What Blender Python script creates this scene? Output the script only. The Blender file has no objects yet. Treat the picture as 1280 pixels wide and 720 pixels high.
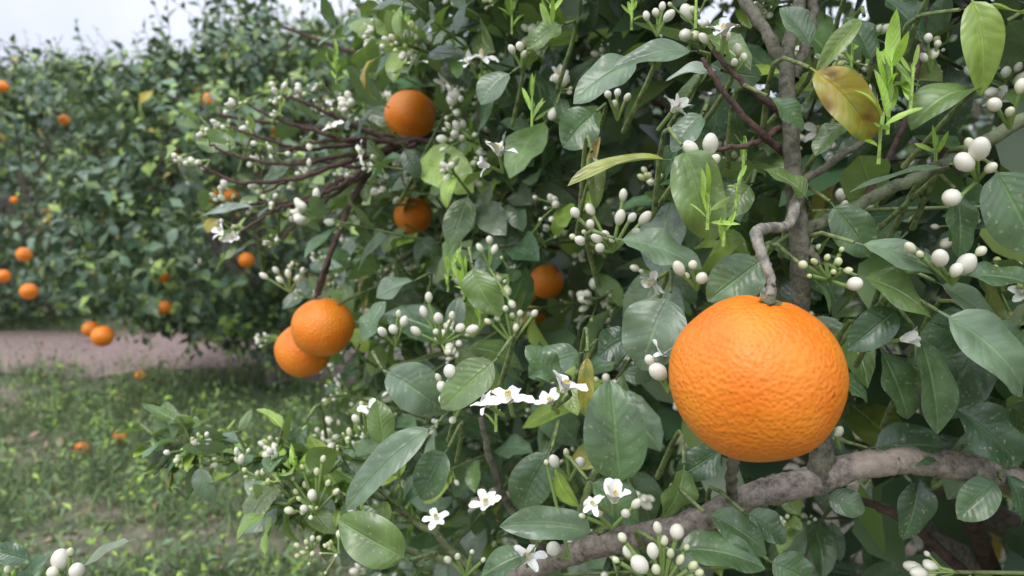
import bpy, math, numpy as np
from mathutils import Vector
rng = np.random.default_rng(11)
sc = bpy.context.scene
PITCH = math.radians(7.4); CZ = 1.1; FPX = 924.4
Fv = np.array([0, math.cos(PITCH), -math.sin(PITCH)]); Uv = np.array([0, math.sin(PITCH), math.cos(PITCH)]); Rv = np.array([1., 0, 0])
CAM = np.array([0, 0, CZ])
def W(px, py, d):
    return CAM + d*(Fv + Rv*(px-640)/FPX - Uv*(py-360)/FPX)
def nrm(a):
    a = np.asarray(a, float); return a/np.maximum(np.linalg.norm(a, axis=-1, keepdims=True), 1e-9)

# ------------------------------------------------------------ mesh builder
class MB:
    def __init__(s): s.V=[]; s.C=[]; s.U=[]; s.Q=[]; s.T=[]; s.n=0
    def add(s, V, C, U, Q=None, T=None):
        V=V.reshape(-1,3); s.V.append(V); s.C.append(C.reshape(-1,3)); s.U.append(U.reshape(-1,2))
        if Q is not None and len(Q): s.Q.append(Q.reshape(-1,4)+s.n)
        if T is not None and len(T): s.T.append(T.reshape(-1,3)+s.n)
        s.n+=len(V)
    def build(s, name, mat, parent=None):
        V=np.concatenate(s.V); C=np.concatenate(s.C); U=np.concatenate(s.U)
        Q=np.concatenate(s.Q) if s.Q else np.zeros((0,4),int); T=np.concatenate(s.T) if s.T else np.zeros((0,3),int)
        me=bpy.data.meshes.new(name); me.vertices.add(len(V)); me.vertices.foreach_set('co', V.astype(np.float32).ravel())
        loops=np.concatenate([Q.ravel(),T.ravel()]).astype(np.int32)
        st=np.concatenate([np.arange(len(Q))*4, len(Q)*4+np.arange(len(T))*3]).astype(np.int32)
        me.loops.add(len(loops)); me.loops.foreach_set('vertex_index', loops)
        me.polygons.add(len(st)); me.polygons.foreach_set('loop_start', st)
        me.polygons.foreach_set('use_smooth', np.ones(len(st),bool))
        me.update(calc_edges=True)
        uv=me.uv_layers.new(name='UVMap'); uv.data.foreach_set('uv', U[loops].astype(np.float32).ravel())
        ca=me.color_attributes.new('Col','FLOAT_COLOR','POINT')
        ca.data.foreach_set('color', np.concatenate([C,np.ones((len(C),1))],1).astype(np.float32).ravel())
        me.materials.append(mat)
        ob=bpy.data.objects.new(name, me); sc.collection.objects.link(ob)
        if parent: ob.parent=parent
        return ob

def leaves(mb, base, d, n, L, Wd, curl, fold, wav, col, nu=5, nv=8, pet=0.09, kind='leaf', lb=None):
    N=len(L); d=nrm(d); side=nrm(np.cross(d,n)); n=np.cross(side,d)
    if kind=='leaf':
        s=np.concatenate([[0,pet], pet+(1-pet)*(np.linspace(0,1,nv)[1:])]); bt=np.clip((s-pet)/(1-pet),0,1)
        w=np.maximum((bt**0.60)*((1-bt)**0.74)/0.398, 0); w[0:2]=0.045; w[-1]=0.02
    elif kind=='petal':
        s=np.linspace(0,1,nv); w=0.35+0.65*np.sin(np.pi*np.clip(s*0.85+0.05,0,1))**0.8; w[-1]=0.3
    else:
        s=np.linspace(0,1,nv); w=1-s**1.5*0.95
    u=np.linspace(-1,1,nu); S=len(s)
    ds=np.diff(s,prepend=0)[None,:]; th=curl[:,None]*s[None,:]
    a=np.cumsum(ds*np.cos(th),1)*L[:,None]; b=-np.cumsum(ds*np.sin(th),1)*L[:,None]
    nl=n[:,None,:]*np.cos(th)[...,None]+d[:,None,:]*np.sin(th)[...,None]
    ctr=base[:,None,:]+a[...,None]*d[:,None,:]+b[...,None]*n[:,None,:]
    if lb is not None: ctr=ctr+(lb[:,None]*s[None,:]**2*L[:,None])[...,None]*side[:,None,:]
    hw=(w[None,:]*Wd[:,None]/2)
    ph=rng.uniform(0,6.28,(N,1,1)); fr=rng.uniform(7,15,(N,1,1)); asym=rng.normal(0,.12,(N,1,1))
    uu=u[None,None,:]; ss=s[None,:,None]
    ez=np.abs(uu)*hw[...,None]*np.sin(fold)[:,None,None] - (np.abs(uu)**2.5)*hw[...,None]*0.45*np.sin(fold)[:,None,None]
    ez=ez+wav[:,None,None]*np.sin(ss*fr+ph+uu*1.3)*uu**2*hw[...,None]+asym*uu*hw[...,None]*ss*2
    ex=uu*hw[...,None]*np.cos(fold)[:,None,None]
    V=ctr[:,:,None,:]+ex[...,None]*side[:,None,None,:]+ez[...,None]*nl[:,:,None,:]
    C=np.broadcast_to(col[:,None,None,:],V.shape)
    U=np.stack(np.broadcast_arrays(uu*0.5+0.5+ss*0, ss+uu*0),-1); U=np.broadcast_to(U,(N,S,nu,2))
    r,c=np.meshgrid(np.arange(S-1),np.arange(nu-1),indexing='ij'); i=(r*nu+c).ravel()
    q=np.stack([i,i+1,i+nu+1,i+nu],1); Q=(np.arange(N)*S*nu)[:,None,None]+q[None]
    mb.add(V,C,U,Q=Q)

def sphere_t(nu,nv):
    V=[[0,0,-1]]
    for j in range(1,nv):
        t=math.pi*j/nv
        for i in range(nu):
            p=2*math.pi*i/nu; V.append([math.sin(t)*math.cos(p),math.sin(t)*math.sin(p),-math.cos(t)])
    V.append([0,0,1]); Q=[];T=[]
    for j in range(nv-2):
        for i in range(nu):
            a=1+j*nu+i; b=1+j*nu+(i+1)%nu; Q.append([a,b,b+nu,a+nu])
    for i in range(nu):
        T.append([0,1+(i+1)%nu,1+i]); l=1+(nv-2)*nu; T.append([len(V)-1,l+i,l+(i+1)%nu])
    return np.array(V,float),np.array(Q),np.array(T)
def cyl_t(nu):
    V=[];Q=[]
    for z in (0,1):
        for i in range(nu):
            p=2*math.pi*i/nu; V.append([math.cos(p),math.sin(p),z])
    for i in range(nu): Q.append([i,(i+1)%nu,(i+1)%nu+nu,i+nu])
    return np.array(V,float),np.array(Q),None
def inst(mb, tpl, pos, axis, scl, cA, cB, blend=None):
    tv,tq,tt=tpl; N=len(pos); axis=nrm(axis)
    ref=np.where(np.abs(axis[:,2:3])>0.9,np.array([[1.,0,0]]),np.array([[0,0,1.]]))
    e1=nrm(np.cross(ref,axis)); e2=np.cross(axis,e1)
    t=tv[None]*scl[:,None,:]
    V=pos[:,None,:]+t[...,0:1]*e1[:,None]+t[...,1:2]*e2[:,None]+t[...,2:3]*axis[:,None]
    if blend is None: blend=np.ones(len(tv))
    C=cA[:,None,:]*(1-blend)[None,:,None]+cB[:,None,:]*blend[None,:,None]
    U=np.zeros((N,len(tv),2)); off=(np.arange(N)*len(tv))[:,None,None]
    mb.add(V,C,U,Q=off+tq[None], T=(off+tt[None]) if tt is not None else None)

def catmull(P,n):
    P=np.asarray(P,float); P=np.vstack([2*P[0]-P[1],P,2*P[-1]-P[-2]]); out=[]
    for i in range(1,len(P)-2):
        for t in np.linspace(0,1,n,endpoint=False):
            a,b,c,d=P[i-1],P[i],P[i+1],P[i+2]
            out.append(0.5*((2*b)+(-a+c)*t+(2*a-5*b+4*c-d)*t*t+(-a+3*b-3*c+d)*t**3))
    out.append(P[-2]); return np.array(out)
def tube(mb, pts, rad, col, sides=8, n=5, wob=0.0, lump=0.0, col2=None):
    P=catmull(pts,n); k=len(P); r=np.interp(np.linspace(0,1,k),np.linspace(0,1,len(rad)),rad)
    if wob: P[1:-1]+=rng.normal(0,wob,(k-2,3))
    T=nrm(np.gradient(P,axis=0)); e1=np.zeros_like(T); v=np.cross(T[0],[0.3,0.2,0.9]); e1[0]=nrm(v)
    for i in range(1,k):
        v=e1[i-1]-T[i]*np.dot(e1[i-1],T[i]); e1[i]=nrm(v)
    e2=np.cross(T,e1); a=np.linspace(0,2*np.pi,sides,endpoint=False)
    nz=rng.normal(0,1,(k,sides)); nz=(nz+np.roll(nz,1,0)+np.roll(nz,1,1)+np.roll(nz,-1,0))/2
    rr=r[:,None]*(1+lump*nz)
    V=P[:,None]+rr[...,None]*(np.cos(a)[None,:,None]*e1[:,None]+np.sin(a)[None,:,None]*e2[:,None])
    c=np.asarray(col,float); c2=c if col2 is None else np.asarray(col2,float); f=np.linspace(0,1,k)[:,None,None]
    C=np.broadcast_to(c*(1-f)+c2*f,V.shape)
    U=np.stack(np.broadcast_arrays(a[None]/6.283,np.linspace(0,1,k)[:,None]),-1)
    Q=[]
    for i in range(k-1):
        for j in range(sides): Q.append([i*sides+j,i*sides+(j+1)%sides,(i+1)*sides+(j+1)%sides,(i+1)*sides+j])
    mb.add(V,C,U,Q=np.array(Q))

# ------------------------------------------------------------ materials
def newmat(name):
    m=bpy.data.materials.new(name); m.use_nodes=True; nt=m.node_tree; nt.nodes.clear()
    return m,nt,nt.nodes.new('ShaderNodeOutputMaterial')
def nd(nt,t,**k):
    n=nt.nodes.new(t)
    for a,b in k.items(): setattr(n,a,b)
    return n
def math_n(nt,op,a,b=None,c=None,clamp=False):
    n=nt.nodes.new('ShaderNodeMath'); n.operation=op; n.use_clamp=clamp
    for i,x in enumerate((a,b,c)):
        if x is None: continue
        if isinstance(x,(int,float)): n.inputs[i].default_value=x
        else: nt.links.new(x,n.inputs[i])
    return n.outputs[0]
def mixc(nt,f,a,b,mode='MIX'):
    n=nt.nodes.new('ShaderNodeMix'); n.data_type='RGBA'; n.blend_type=mode
    for i,x in ((0,f),(6,a),(7,b)):
        if isinstance(x,(int,float)): n.inputs[i].default_value=x
        elif isinstance(x,tuple): n.inputs[i].default_value=(*x,1)
        else: nt.links.new(x,n.inputs[i])
    return n.outputs[2]
def noise(nt,vec,scale,detail=3,rough=0.5):
    n=nt.nodes.new('ShaderNodeTexNoise'); n.inputs['Scale'].default_value=scale; n.inputs['Detail'].default_value=detail; n.inputs['Roughness'].default_value=rough
    if vec is not None: nt.links.new(vec,n.inputs['Vector'])
    return n.outputs[0]
def ramp(nt,f,stops):
    n=nt.nodes.new('ShaderNodeValToRGB'); e=n.color_ramp.elements
    while len(e)<len(stops): e.new(0.5)
    for x,(p,c) in zip(e,stops): x.position=p; x.color=(*c,1) if isinstance(c,tuple) else (c,c,c,1)
    nt.links.new(f,n.inputs[0]); return n.outputs[0]

def leaf_mat(name, veins=True, trans=0.15, rough=0.42):
    m,nt,out=newmat(name)
    col=nd(nt,'ShaderNodeAttribute',attribute_name='Col').outputs['Color']
    geo=nd(nt,'ShaderNodeNewGeometry'); bs=nd(nt,'ShaderNodeBsdfPrincipled')
    base=col
    if veins:
        tc=nd(nt,'ShaderNodeTexCoord')
        n1=noise(nt,tc.outputs['Object'],55,1,0.6)
        sr=nd(nt,'ShaderNodeSeparateColor'); nt.links.new(col,sr.inputs[0])
        ym=math_n(nt,'MULTIPLY',math_n(nt,'SUBTRACT',sr.outputs[0],math_n(nt,'MULTIPLY',sr.outputs[1],.95)),18,clamp=True)
        mot=ramp(nt,n1,[(0.30,(0.20,0.09,0.03)),(0.42,(0.42,0.30,0.04)),(0.55,(0.34,0.33,0.05)),(0.68,(0.14,0.20,0.04))])
        base=mixc(nt,math_n(nt,'MULTIPLY',ym,.75),col,mot)
        base=mixc(nt,1.0,base,ramp(nt,n1,[(0.25,0.72),(0.75,1.28)]),'MULTIPLY')
        sep=nd(nt,'ShaderNodeSeparateXYZ'); nt.links.new(tc.outputs['UV'],sep.inputs[0])
        u=math_n(nt,'ABSOLUTE',math_n(nt,'SUBTRACT',sep.outputs[0],0.5)); v=sep.outputs[1]
        mid=math_n(nt,'SUBTRACT',1.0,math_n(nt,'MULTIPLY',u,24),clamp=True)
        ph=math_n(nt,'SUBTRACT',math_n(nt,'MULTIPLY',v,9.0),math_n(nt,'MULTIPLY',u,3.4))
        ph=math_n(nt,'ADD',ph,math_n(nt,'MULTIPLY',n1,2.6))
        w=math_n(nt,'ABSOLUTE',math_n(nt,'SUBTRACT',math_n(nt,'FRACT',ph),0.5))
        lat=math_n(nt,'MULTIPLY',math_n(nt,'SUBTRACT',1.0,math_n(nt,'MULTIPLY',w,8),clamp=True),0.2)
        vein=math_n(nt,'MAXIMUM',mid,lat)
        vc=mixc(nt,1.0,base,(1.5,1.55,1.4),'MULTIPLY'); vc=mixc(nt,1.0,vc,(0.03,0.045,0.015),'ADD')
        base=mixc(nt,math_n(nt,'MULTIPLY',vein,0.8),base,vc)
        n2=noise(nt,tc.outputs['Object'],420,0,0.5)
        sp=ramp(nt,n2,[(0.70,0.0),(0.80,0.55)]); base=mixc(nt,sp,base,(0.36,0.35,0.22))
        h=math_n(nt,'ADD',math_n(nt,'MULTIPLY',w,.40),math_n(nt,'MULTIPLY',mid,-1.2))
        h=math_n(nt,'ADD',h,math_n(nt,'MULTIPLY',n1,3.4))
        bp=nd(nt,'ShaderNodeBump'); bp.inputs['Strength'].default_value=0.5; bp.inputs['Distance'].default_value=0.0015
        nt.links.new(h,bp.inputs['Height']); nt.links.new(bp.outputs[0],bs.inputs['Normal'])
        nt.links.new(math_n(nt,'ADD',math_n(nt,'MULTIPLY',geo.outputs['Backfacing'],0.25),math_n(nt,'MULTIPLY_ADD',n1,0.3,rough-0.15)),bs.inputs['Roughness'])
    else: bs.inputs['Roughness'].default_value=rough
    under=mixc(nt,0.5,base,(0.22,0.30,0.15))
    base=mixc(nt,geo.outputs['Backfacing'],base,under)
    nt.links.new(base,bs.inputs['Base Color'])
    bs.inputs['Specular IOR Level'].default_value=0.8 if veins else .5
    if trans>0:
        tr=nd(nt,'ShaderNodeBsdfTranslucent'); nt.links.new(mixc(nt,1.0,base,(1.7,2.0,0.8),'MULTIPLY'),tr.inputs[0])
        mx=nd(nt,'ShaderNodeMixShader'); mx.inputs[0].default_value=trans
        nt.links.new(bs.outputs[0],mx.inputs[1]); nt.links.new(tr.outputs[0],mx.inputs[2]); nt.links.new(mx.outputs[0],out.inputs[0])
    else: nt.links.new(bs.outputs[0],out.inputs[0])
    return m
M_leaf=leaf_mat('citrus_leaf',rough=.33); M_leaf_bg=leaf_mat('citrus_leaf_distant',veins=False,trans=0,rough=0.5)
M_leaf_in=leaf_mat('citrus_leaf_inner',veins=False,trans=0,rough=0.42)
M_grass=leaf_mat('weed_green',veins=False,trans=0,rough=0.7)

m,nt,out=newmat('blossom'); bs=nd(nt,'ShaderNodeBsdfPrincipled')
nt.links.new(nd(nt,'ShaderNodeAttribute',attribute_name='Col').outputs['Color'],bs.inputs['Base Color']); bs.inputs['Roughness'].default_value=0.4
nt.links.new(bs.outputs[0],out.inputs[0]); M_bloss=m

m,nt,out=newmat('bark'); bs=nd(nt,'ShaderNodeBsdfPrincipled'); tc=nd(nt,'ShaderNodeTexCoord')
a=nd(nt,'ShaderNodeAttribute',attribute_name='Col').outputs['Color']
n1=noise(nt,tc.outputs['Object'],160,4,0.7); n2=noise(nt,tc.outputs['Object'],35,3)
c=mixc(nt,1.0,a,ramp(nt,n1,[(0.32,0.35),(0.5,1.0),(0.7,1.7)]),'MULTIPLY')
lich=mixc(nt,1.0,a,(1.7,1.75,1.7),'MULTIPLY')
c=mixc(nt,ramp(nt,n2,[(0.52,0.0),(0.66,0.6)]),c,lich)
nt.links.new(c,bs.inputs['Base Color']); bs.inputs['Roughness'].default_value=0.85
bp=nd(nt,'ShaderNodeBump'); bp.inputs['Strength'].default_value=0.9; bp.inputs['Distance'].default_value=0.0016; nt.links.new(n1,bp.inputs['Height']); nt.links.new(bp.outputs[0],bs.inputs['Normal'])
nt.links.new(bs.outputs[0],out.inputs[0]); M_bark=m

m,nt,out=newmat('orange_peel'); bs=nd(nt,'ShaderNodeBsdfPrincipled'); tc=nd(nt,'ShaderNodeTexCoord'); O=tc.outputs['Object']
big=noise(nt,O,32,3); base=ramp(nt,big,[(0.3,(0.86,0.205,0.012)),(0.7,(0.92,0.30,0.024))])
vo=nd(nt,'ShaderNodeTexVoronoi',feature='SMOOTH_F1'); vo.inputs['Scale'].default_value=440; vo.inputs['Smoothness'].default_value=.9; vo.inputs['Randomness'].default_value=.85
nt.links.new(O,vo.inputs['Vector'])
base=mixc(nt,ramp(nt,vo.outputs['Distance'],[(0.12,0.26),(0.42,0.0)]),base,(0.74,0.13,0.004))
spk=noise(nt,O,200,2); base=mixc(nt,ramp(nt,spk,[(0.72,0.0),(0.78,0.75)]),base,(0.28,0.09,0.02))
nt.links.new(base,bs.inputs['Base Color']); bs.inputs['Roughness'].default_value=0.40; bs.inputs['Specular IOR Level'].default_value=0.45
hh=math_n(nt,'ADD',math_n(nt,'MULTIPLY',vo.outputs['Distance'],1.9),math_n(nt,'MULTIPLY',noise(nt,O,210,1),.5))
hh=math_n(nt,'ADD',hh,math_n(nt,'MULTIPLY',noise(nt,O,90,1),.5))
bp=nd(nt,'ShaderNodeBump'); bp.inputs['Strength'].default_value=0.55; bp.inputs['Distance'].default_value=0.00078; nt.links.new(hh,bp.inputs['Height']); nt.links.new(bp.outputs[0],bs.inputs['Normal'])
nt.links.new(bs.outputs[0],out.inputs[0]); M_orange=m

def ground_mat(name, path=False):
    m,nt,out=newmat(name); bs=nd(nt,'ShaderNodeBsdfPrincipled'); tc=nd(nt,'ShaderNodeTexCoord'); O=tc.outputs['Object']
    a=noise(nt,O,1.3,4,0.6); b=noise(nt,O,40,5,0.7); c3=noise(nt,O,9,4,0.6)
    soil=ramp(nt,b,[(0.3,(0.19,0.13,0.11)),(0.55,(0.38,0.28,0.25)),(0.75,(0.56,0.46,0.42))])
    if not path:
        green=ramp(nt,c3,[(0.3,(0.05,0.085,0.025)),(0.7,(0.12,0.18,0.06))])
        f=ramp(nt,math_n(nt,'ADD',math_n(nt,'MULTIPLY',a,0.6),math_n(nt,'MULTIPLY',c3,0.4)),[(0.44,0.95),(0.62,0.15)])
        soil=mixc(nt,f,soil,green)
    nt.links.new(soil,bs.inputs['Base Color']); bs.inputs['Roughness'].default_value=0.95
    bp=nd(nt,'ShaderNodeBump'); bp.inputs['Strength'].default_value=0.8; bp.inputs['Distance'].default_value=0.02; nt.links.new(b,bp.inputs['Height']); nt.links.new(bp.outputs[0],bs.inputs['Normal'])
    nt.links.new(bs.outputs[0],out.inputs[0]); return m
M_ground=ground_mat('soil_and_moss'); M_path=ground_mat('dirt',True)

# ------------------------------------------------------------ palette
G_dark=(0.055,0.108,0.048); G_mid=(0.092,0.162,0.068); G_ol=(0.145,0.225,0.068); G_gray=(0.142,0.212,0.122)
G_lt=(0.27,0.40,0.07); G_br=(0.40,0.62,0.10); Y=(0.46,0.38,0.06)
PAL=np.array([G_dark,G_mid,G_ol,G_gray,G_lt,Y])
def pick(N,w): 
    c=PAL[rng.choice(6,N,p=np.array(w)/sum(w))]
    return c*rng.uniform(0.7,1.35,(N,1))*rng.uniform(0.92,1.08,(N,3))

T_bud=sphere_t(12,9); T_budlo=sphere_t(8,6); T_dot=sphere_t(5,4); T_cyl=cyl_t(5)
blB=np.clip((T_bud[0][:,2]+1.0)/0.7,0,1); blLo=np.clip((T_budlo[0][:,2]+1.0)/0.7,0,1)
for t_ in (T_bud,T_budlo):
    zz=t_[0][:,2]; t_[0][:,:2]*=(1-0.25*np.clip(-zz,0,1)-.06*np.clip(zz,0,1))[:,None]

class Bloom:
    def __init__(s): s.b=[]; s.st=[]; s.f=[]
    def bud(s,p,ax,r,g): s.b.append((*p,*ax,r,g))
    def stem(s,a,b,r): s.st.append((*a,*b,r))
    def cluster(s,p,ax,n,r,spread,green=0.3):
        ax=nrm(ax)
        for i in range(n):
            d=nrm(ax+rng.normal(0,0.6,3)); L=spread*rng.uniform(0.3,1.0); k=r*rng.uniform(0.4,1.2)
            q=p+d*L; s.stem(p+ax*rng.uniform(-0.4,0.2)*spread,q,0.0008); s.bud(q+d*k*0.9,nrm(d+[0,0,.15]),k,float(rng.uniform(0,1)<green)*rng.uniform(.4,1))
    def flower(s,p,ax,r): s.f.append((*p,*nrm(ax),r))
    def emit(s,mb,hi=True):
        tp,bl=(T_bud,blB) if hi else (T_budlo,blLo)
        if s.b:
            b=np.array(s.b); g=b[:,7:8]; r=b[:,6:7]*(1-0.35*g)
            cB=np.array([[0.86,0.84,0.70]])*(1-g)+np.array([[0.54,0.60,0.22]])*g
            cB=cB*rng.uniform(.85,1.0,(len(r),1))
            inst(mb,tp,b[:,:3],b[:,3:6],np.concatenate([r,r,r*rng.uniform(1.1,1.7,(len(r),1))],1),cB*np.array([[.62,.8,.45]]),cB,bl)
            inst(mb,T_dot,b[:,:3]-b[:,3:6]*r*1.15,b[:,3:6],np.concatenate([r*.5,r*.5,r*.35],1),np.tile([[0.2,0.32,0.08]],(len(r),1)),np.tile([[0.24,0.38,0.1]],(len(r),1)))
        if s.st:
            t=np.array(s.st); d=t[:,3:6]-t[:,:3]; L=np.linalg.norm(d,axis=1,keepdims=True)
            c=np.tile([[0.26,0.38,0.11]],(len(t),1)); inst(mb,T_cyl,t[:,:3],d,np.concatenate([t[:,6:7],t[:,6:7],L],1),c,c)
        if s.f:
            f=np.array(s.f); N=len(f); ax=f[:,3:6]; ref=np.where(np.abs(ax[:,2:3])>0.9,np.array([[1.,0,0]]),np.array([[0,0,1.]]))
            e1=nrm(np.cross(ref,ax)); e2=np.cross(ax,e1); ph0=rng.uniform(0,6,N)
            op0=rng.uniform(0.3,2.0,(N,1))
            for k in range(5):
                ph=ph0+k*2*np.pi/5+rng.normal(0,.15,N); rad=np.cos(ph)[:,None]*e1+np.sin(ph)[:,None]*e2
                op=op0*rng.uniform(0.5,1.5,(N,1)); dd=nrm(rad+ax*op); nn=ax-rad*0.3*op
                leaves(mb,f[:,:3],dd,nn,f[:,6]*rng.uniform(.85,1.1,N),f[:,6]*0.60,rng.uniform(-.3,1.4,N),np.full(N,.65),np.full(N,.16),np.tile([[0.88,0.88,0.82]],(N,1)),nu=5,nv=7,kind='petal')
            r=f[:,6:7]
            cr=np.tile([[0.80,0.78,0.60]],(N,1))
            for k in range(9):
                ph=ph0+k*0.7; rad=np.cos(ph)[:,None]*e1+np.sin(ph)[:,None]*e2
                inst(mb,T_cyl,f[:,:3]+rad*r*.07,ax+rad*.08,np.concatenate([r*.03,r*.03,r*.42],1),cr,cr)
                inst(mb,T_dot,f[:,:3]+rad*r*.10+ax*r*.44,ax,np.concatenate([r*.032,r*.032,r*.07],1),np.tile([[.75,.62,.2]],(N,1)),np.tile([[.8,.62,.2]],(N,1)))
            inst(mb,T_cyl,f[:,:3],ax,np.concatenate([r*.05,r*.05,r*.5],1),cr,cr)
            inst(mb,T_dot,f[:,:3]+ax*r*.52,ax,np.concatenate([r*.07,r*.07,r*.07],1),np.tile([[.65,.65,.3]],(N,1)),np.tile([[.65,.65,.3]],(N,1)))

def rdirs(N): return nrm(rng.normal(0,1,(N,3)))
def lumps(dirs,seed,amp,f=2.6):
    r=np.random.default_rng(seed); o=np.zeros(len(dirs))
    for i in range(9): o+=np.sin(dirs@(nrm(r.normal(0,1,3))*f*r.uniform(.7,2.2))+r.uniform(0,6.28))
    return 1+amp*o/3
def radius(dirs,R,rz,p):
    h=np.hypot(dirs[:,0],dirs[:,1]); return ((h/R)**p+(np.abs(dirs[:,2])/rz)**p)**(-1/p)

def shoots(mbL,mbT,roots,sdir,slen,K,Lr,pal,detail,keep,tipnew=0.2,wr=(.46,.62),mul=None,droop=.25,back=.06):
    N=len(roots)
    if N==0: return
    sdir=nrm(sdir)
    ref=np.where(np.abs(sdir[:,2:3])>0.9,np.array([[1.,0,0]]),np.array([[0,0,1.]]))
    e1=nrm(np.cross(ref,sdir)); e2=np.cross(sdir,e1); ph0=rng.uniform(0,6.28,N)
    new=rng.uniform(0,1,N)<tipnew
    B=[];D=[];Nn=[];L=[];C=[]
    for k in range(K):
        f=(k+0.4)/K; ph=ph0+k*2.4+rng.normal(0,.3,N); rad=np.cos(ph)[:,None]*e1+np.sin(ph)[:,None]*e2
        b=roots+sdir*(slen*f)[:,None]; dd=nrm(rad*rng.uniform(.6,1.2,(N,1))+sdir*(0.25+0.7*f)+np.array([0,0,-droop])+rng.normal(0,.22,(N,3)))
        nn=sdir*0.8+np.array([0,0,0.75])+rng.normal(0,.35,(N,3))
        ll=rng.uniform(Lr[0],Lr[1],N)*(1-0.25*(f>0.8)); c=pick(N,pal)
        if f>0.55:
            cn=np.array(G_lt)*rng.uniform(.6,1.25,(N,1)); c=np.where(new[:,None],cn,c); ll=np.where(new,ll*0.7,ll)
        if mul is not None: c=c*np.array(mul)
        B.append(b);D.append(dd);Nn.append(nn);L.append(ll);C.append(c)
    B,D,Nn,L,C=[np.concatenate(x) for x in (B,D,Nn,L,C)]
    ok=keep(B+D*L[:,None]*0.55,L)&keep(B+D*L[:,None],L); B,D,Nn,L,C=B[ok],D[ok],Nn[ok],L[ok],C[ok]; n=len(L)
    leaves(mbL,B,D,Nn,L,L*rng.uniform(wr[0],wr[1],n),rng.normal(.6,.6,n),rng.uniform(.1,.75,n),rng.uniform(0,.24,n),C,nu=detail[0],nv=detail[1],lb=rng.normal(0,.12,n))
    if mbT is not None:
        a=roots-sdir*back; c=np.tile([[0.14,0.18,0.07]],(N,1)); k=keep(roots,np.full(N,.02))
        inst(mbT,T_cyl,a[k],sdir[k],np.stack([np.full(N,.0016),np.full(N,.0016),slen+back],1)[k],c[k],c[k])

# ------------------------------------------------------------ foreground tree
def empty(name,loc=(0,0,0)):
    e=bpy.data.objects.new(name,None); e.empty_display_size=.2; sc.collection.objects.link(e); return e
tree=empty('orange_tree')
FC=np.array([0.85,1.47,1.17]); FR=1.17; FZ=1.22
big_o=W(945,472,.38)
clear=[(W(403,409,.92),.046),(W(380,437,.97),.043),(W(513,143,1.05),.034),(W(516,270,1.2),.024),(W(683,352,.9),.014)]
def keepF(P,L):
    d=P-CAM; dist=np.linalg.norm(d,axis=1)
    ok=(dist>0.50)&(np.linalg.norm(P-big_o,axis=1)>0.075)
    for c,r in clear:
        cd=c-CAM; cl=np.linalg.norm(cd); u=cd/cl; t=d@u
        off=np.linalg.norm(d-t[:,None]*u,axis=1)
        ok&=~((t>0)&(t<cl+r*.8)&(off<r*np.clip(t/cl,.3,1)+0.016))
    return ok
mbL=MB(); mbI=MB(); mbT=MB(); mbB=MB()
BL=Bloom(); BF=Bloom()
N=4500; dr=rdirs(N); tocam=nrm(CAM-FC); facing=dr@tocam
front=facing>-0.15; selm=front|(rng.uniform(0,1,N)<.3); dr=dr[selm]; front=front[selm]; N=len(dr)
Rr=radius(dr,FR,FZ,3.2)*lumps(dr,5,.08,4)
fr=1-np.abs(rng.normal(0,.15,N))-0.02; P=FC+dr*(Rr*fr)[:,None]
g=P[:,2]>0.22; P,dr,front,fr=P[g],dr[g],front[g],fr[g]; N=len(P)
thin=(P[:,0]>0.25)&(P[:,2]<0.80)&(P[:,1]<1.2)&(rng.uniform(0,1,N)<.45); P,dr,front,fr=P[~thin],dr[~thin],front[~thin],fr[~thin]; N=len(P)
sd=nrm(dr+rng.normal(0,.5,(N,3))+np.array([0,0,.35])); sl=rng.uniform(.05,.15,N)
PW=[22,32,20,22,6,1.2]
hi=front&(fr>.80); lo=front&~hi
shoots(mbL,mbT,P[hi],sd[hi],sl[hi],7,(.035,.09),PW,(5,7),keepF,tipnew=.28)
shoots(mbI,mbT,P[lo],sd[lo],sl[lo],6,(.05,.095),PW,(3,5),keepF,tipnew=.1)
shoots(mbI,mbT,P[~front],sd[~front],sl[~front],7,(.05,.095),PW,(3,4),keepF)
Ni=4400; di=rdirs(Ni); Ri=radius(di,FR,FZ,3.2)*rng.uniform(.5,.88,Ni); Pi=FC+di*Ri[:,None]; g=(Pi[:,2]>.25)&((di@tocam)>-.4)&(rng.uniform(0,1,Ni)<np.where((Pi[:,0]>.3)&(Pi[:,2]<.75),.5,1)); Pi=Pi[g]; di=di[g]
ii=keepF(Pi,0); Pi=Pi[ii]; di=di[ii]; Ni=len(Pi)
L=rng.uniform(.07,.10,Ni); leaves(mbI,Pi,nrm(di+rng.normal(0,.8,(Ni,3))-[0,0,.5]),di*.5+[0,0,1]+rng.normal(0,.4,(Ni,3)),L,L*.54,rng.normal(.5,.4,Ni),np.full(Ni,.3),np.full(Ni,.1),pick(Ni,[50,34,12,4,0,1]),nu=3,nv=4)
tips=P+sd*(sl*1.02)[:,None]; kk=np.where(front&(fr>.76)&keepF(tips,0)&(rng.uniform(0,1,N)<.86))[0]
for i in kk:
    q=tips[i]; t=rng.uniform()
    if q[0]/q[1]<-.08 and q[2]>1.15 and rng.uniform()<.45: continue
    BF.cluster(q,sd[i],int(rng.integers(5,15)),rng.uniform(.0028,.0054),rng.uniform(.014,.027),green=rng.choice([.05,.3,.9],p=[.5,.28,.22]))
    if t<.18: BF.flower(q+rng.normal(0,.01,3)+sd[i]*.012,nrm(sd[i]+nrm(CAM-q)*.3+rng.normal(0,.5,3)),rng.uniform(.011,.015))
    for _ in range(2):
        if rng.uniform()<.38: BF.cluster(P[i]+sd[i]*sl[i]*rng.uniform(.2,.8),nrm(sd[i]+rng.normal(0,.8,3)),int(rng.integers(2,7)),rng.uniform(.0025,.0045),.018)

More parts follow.
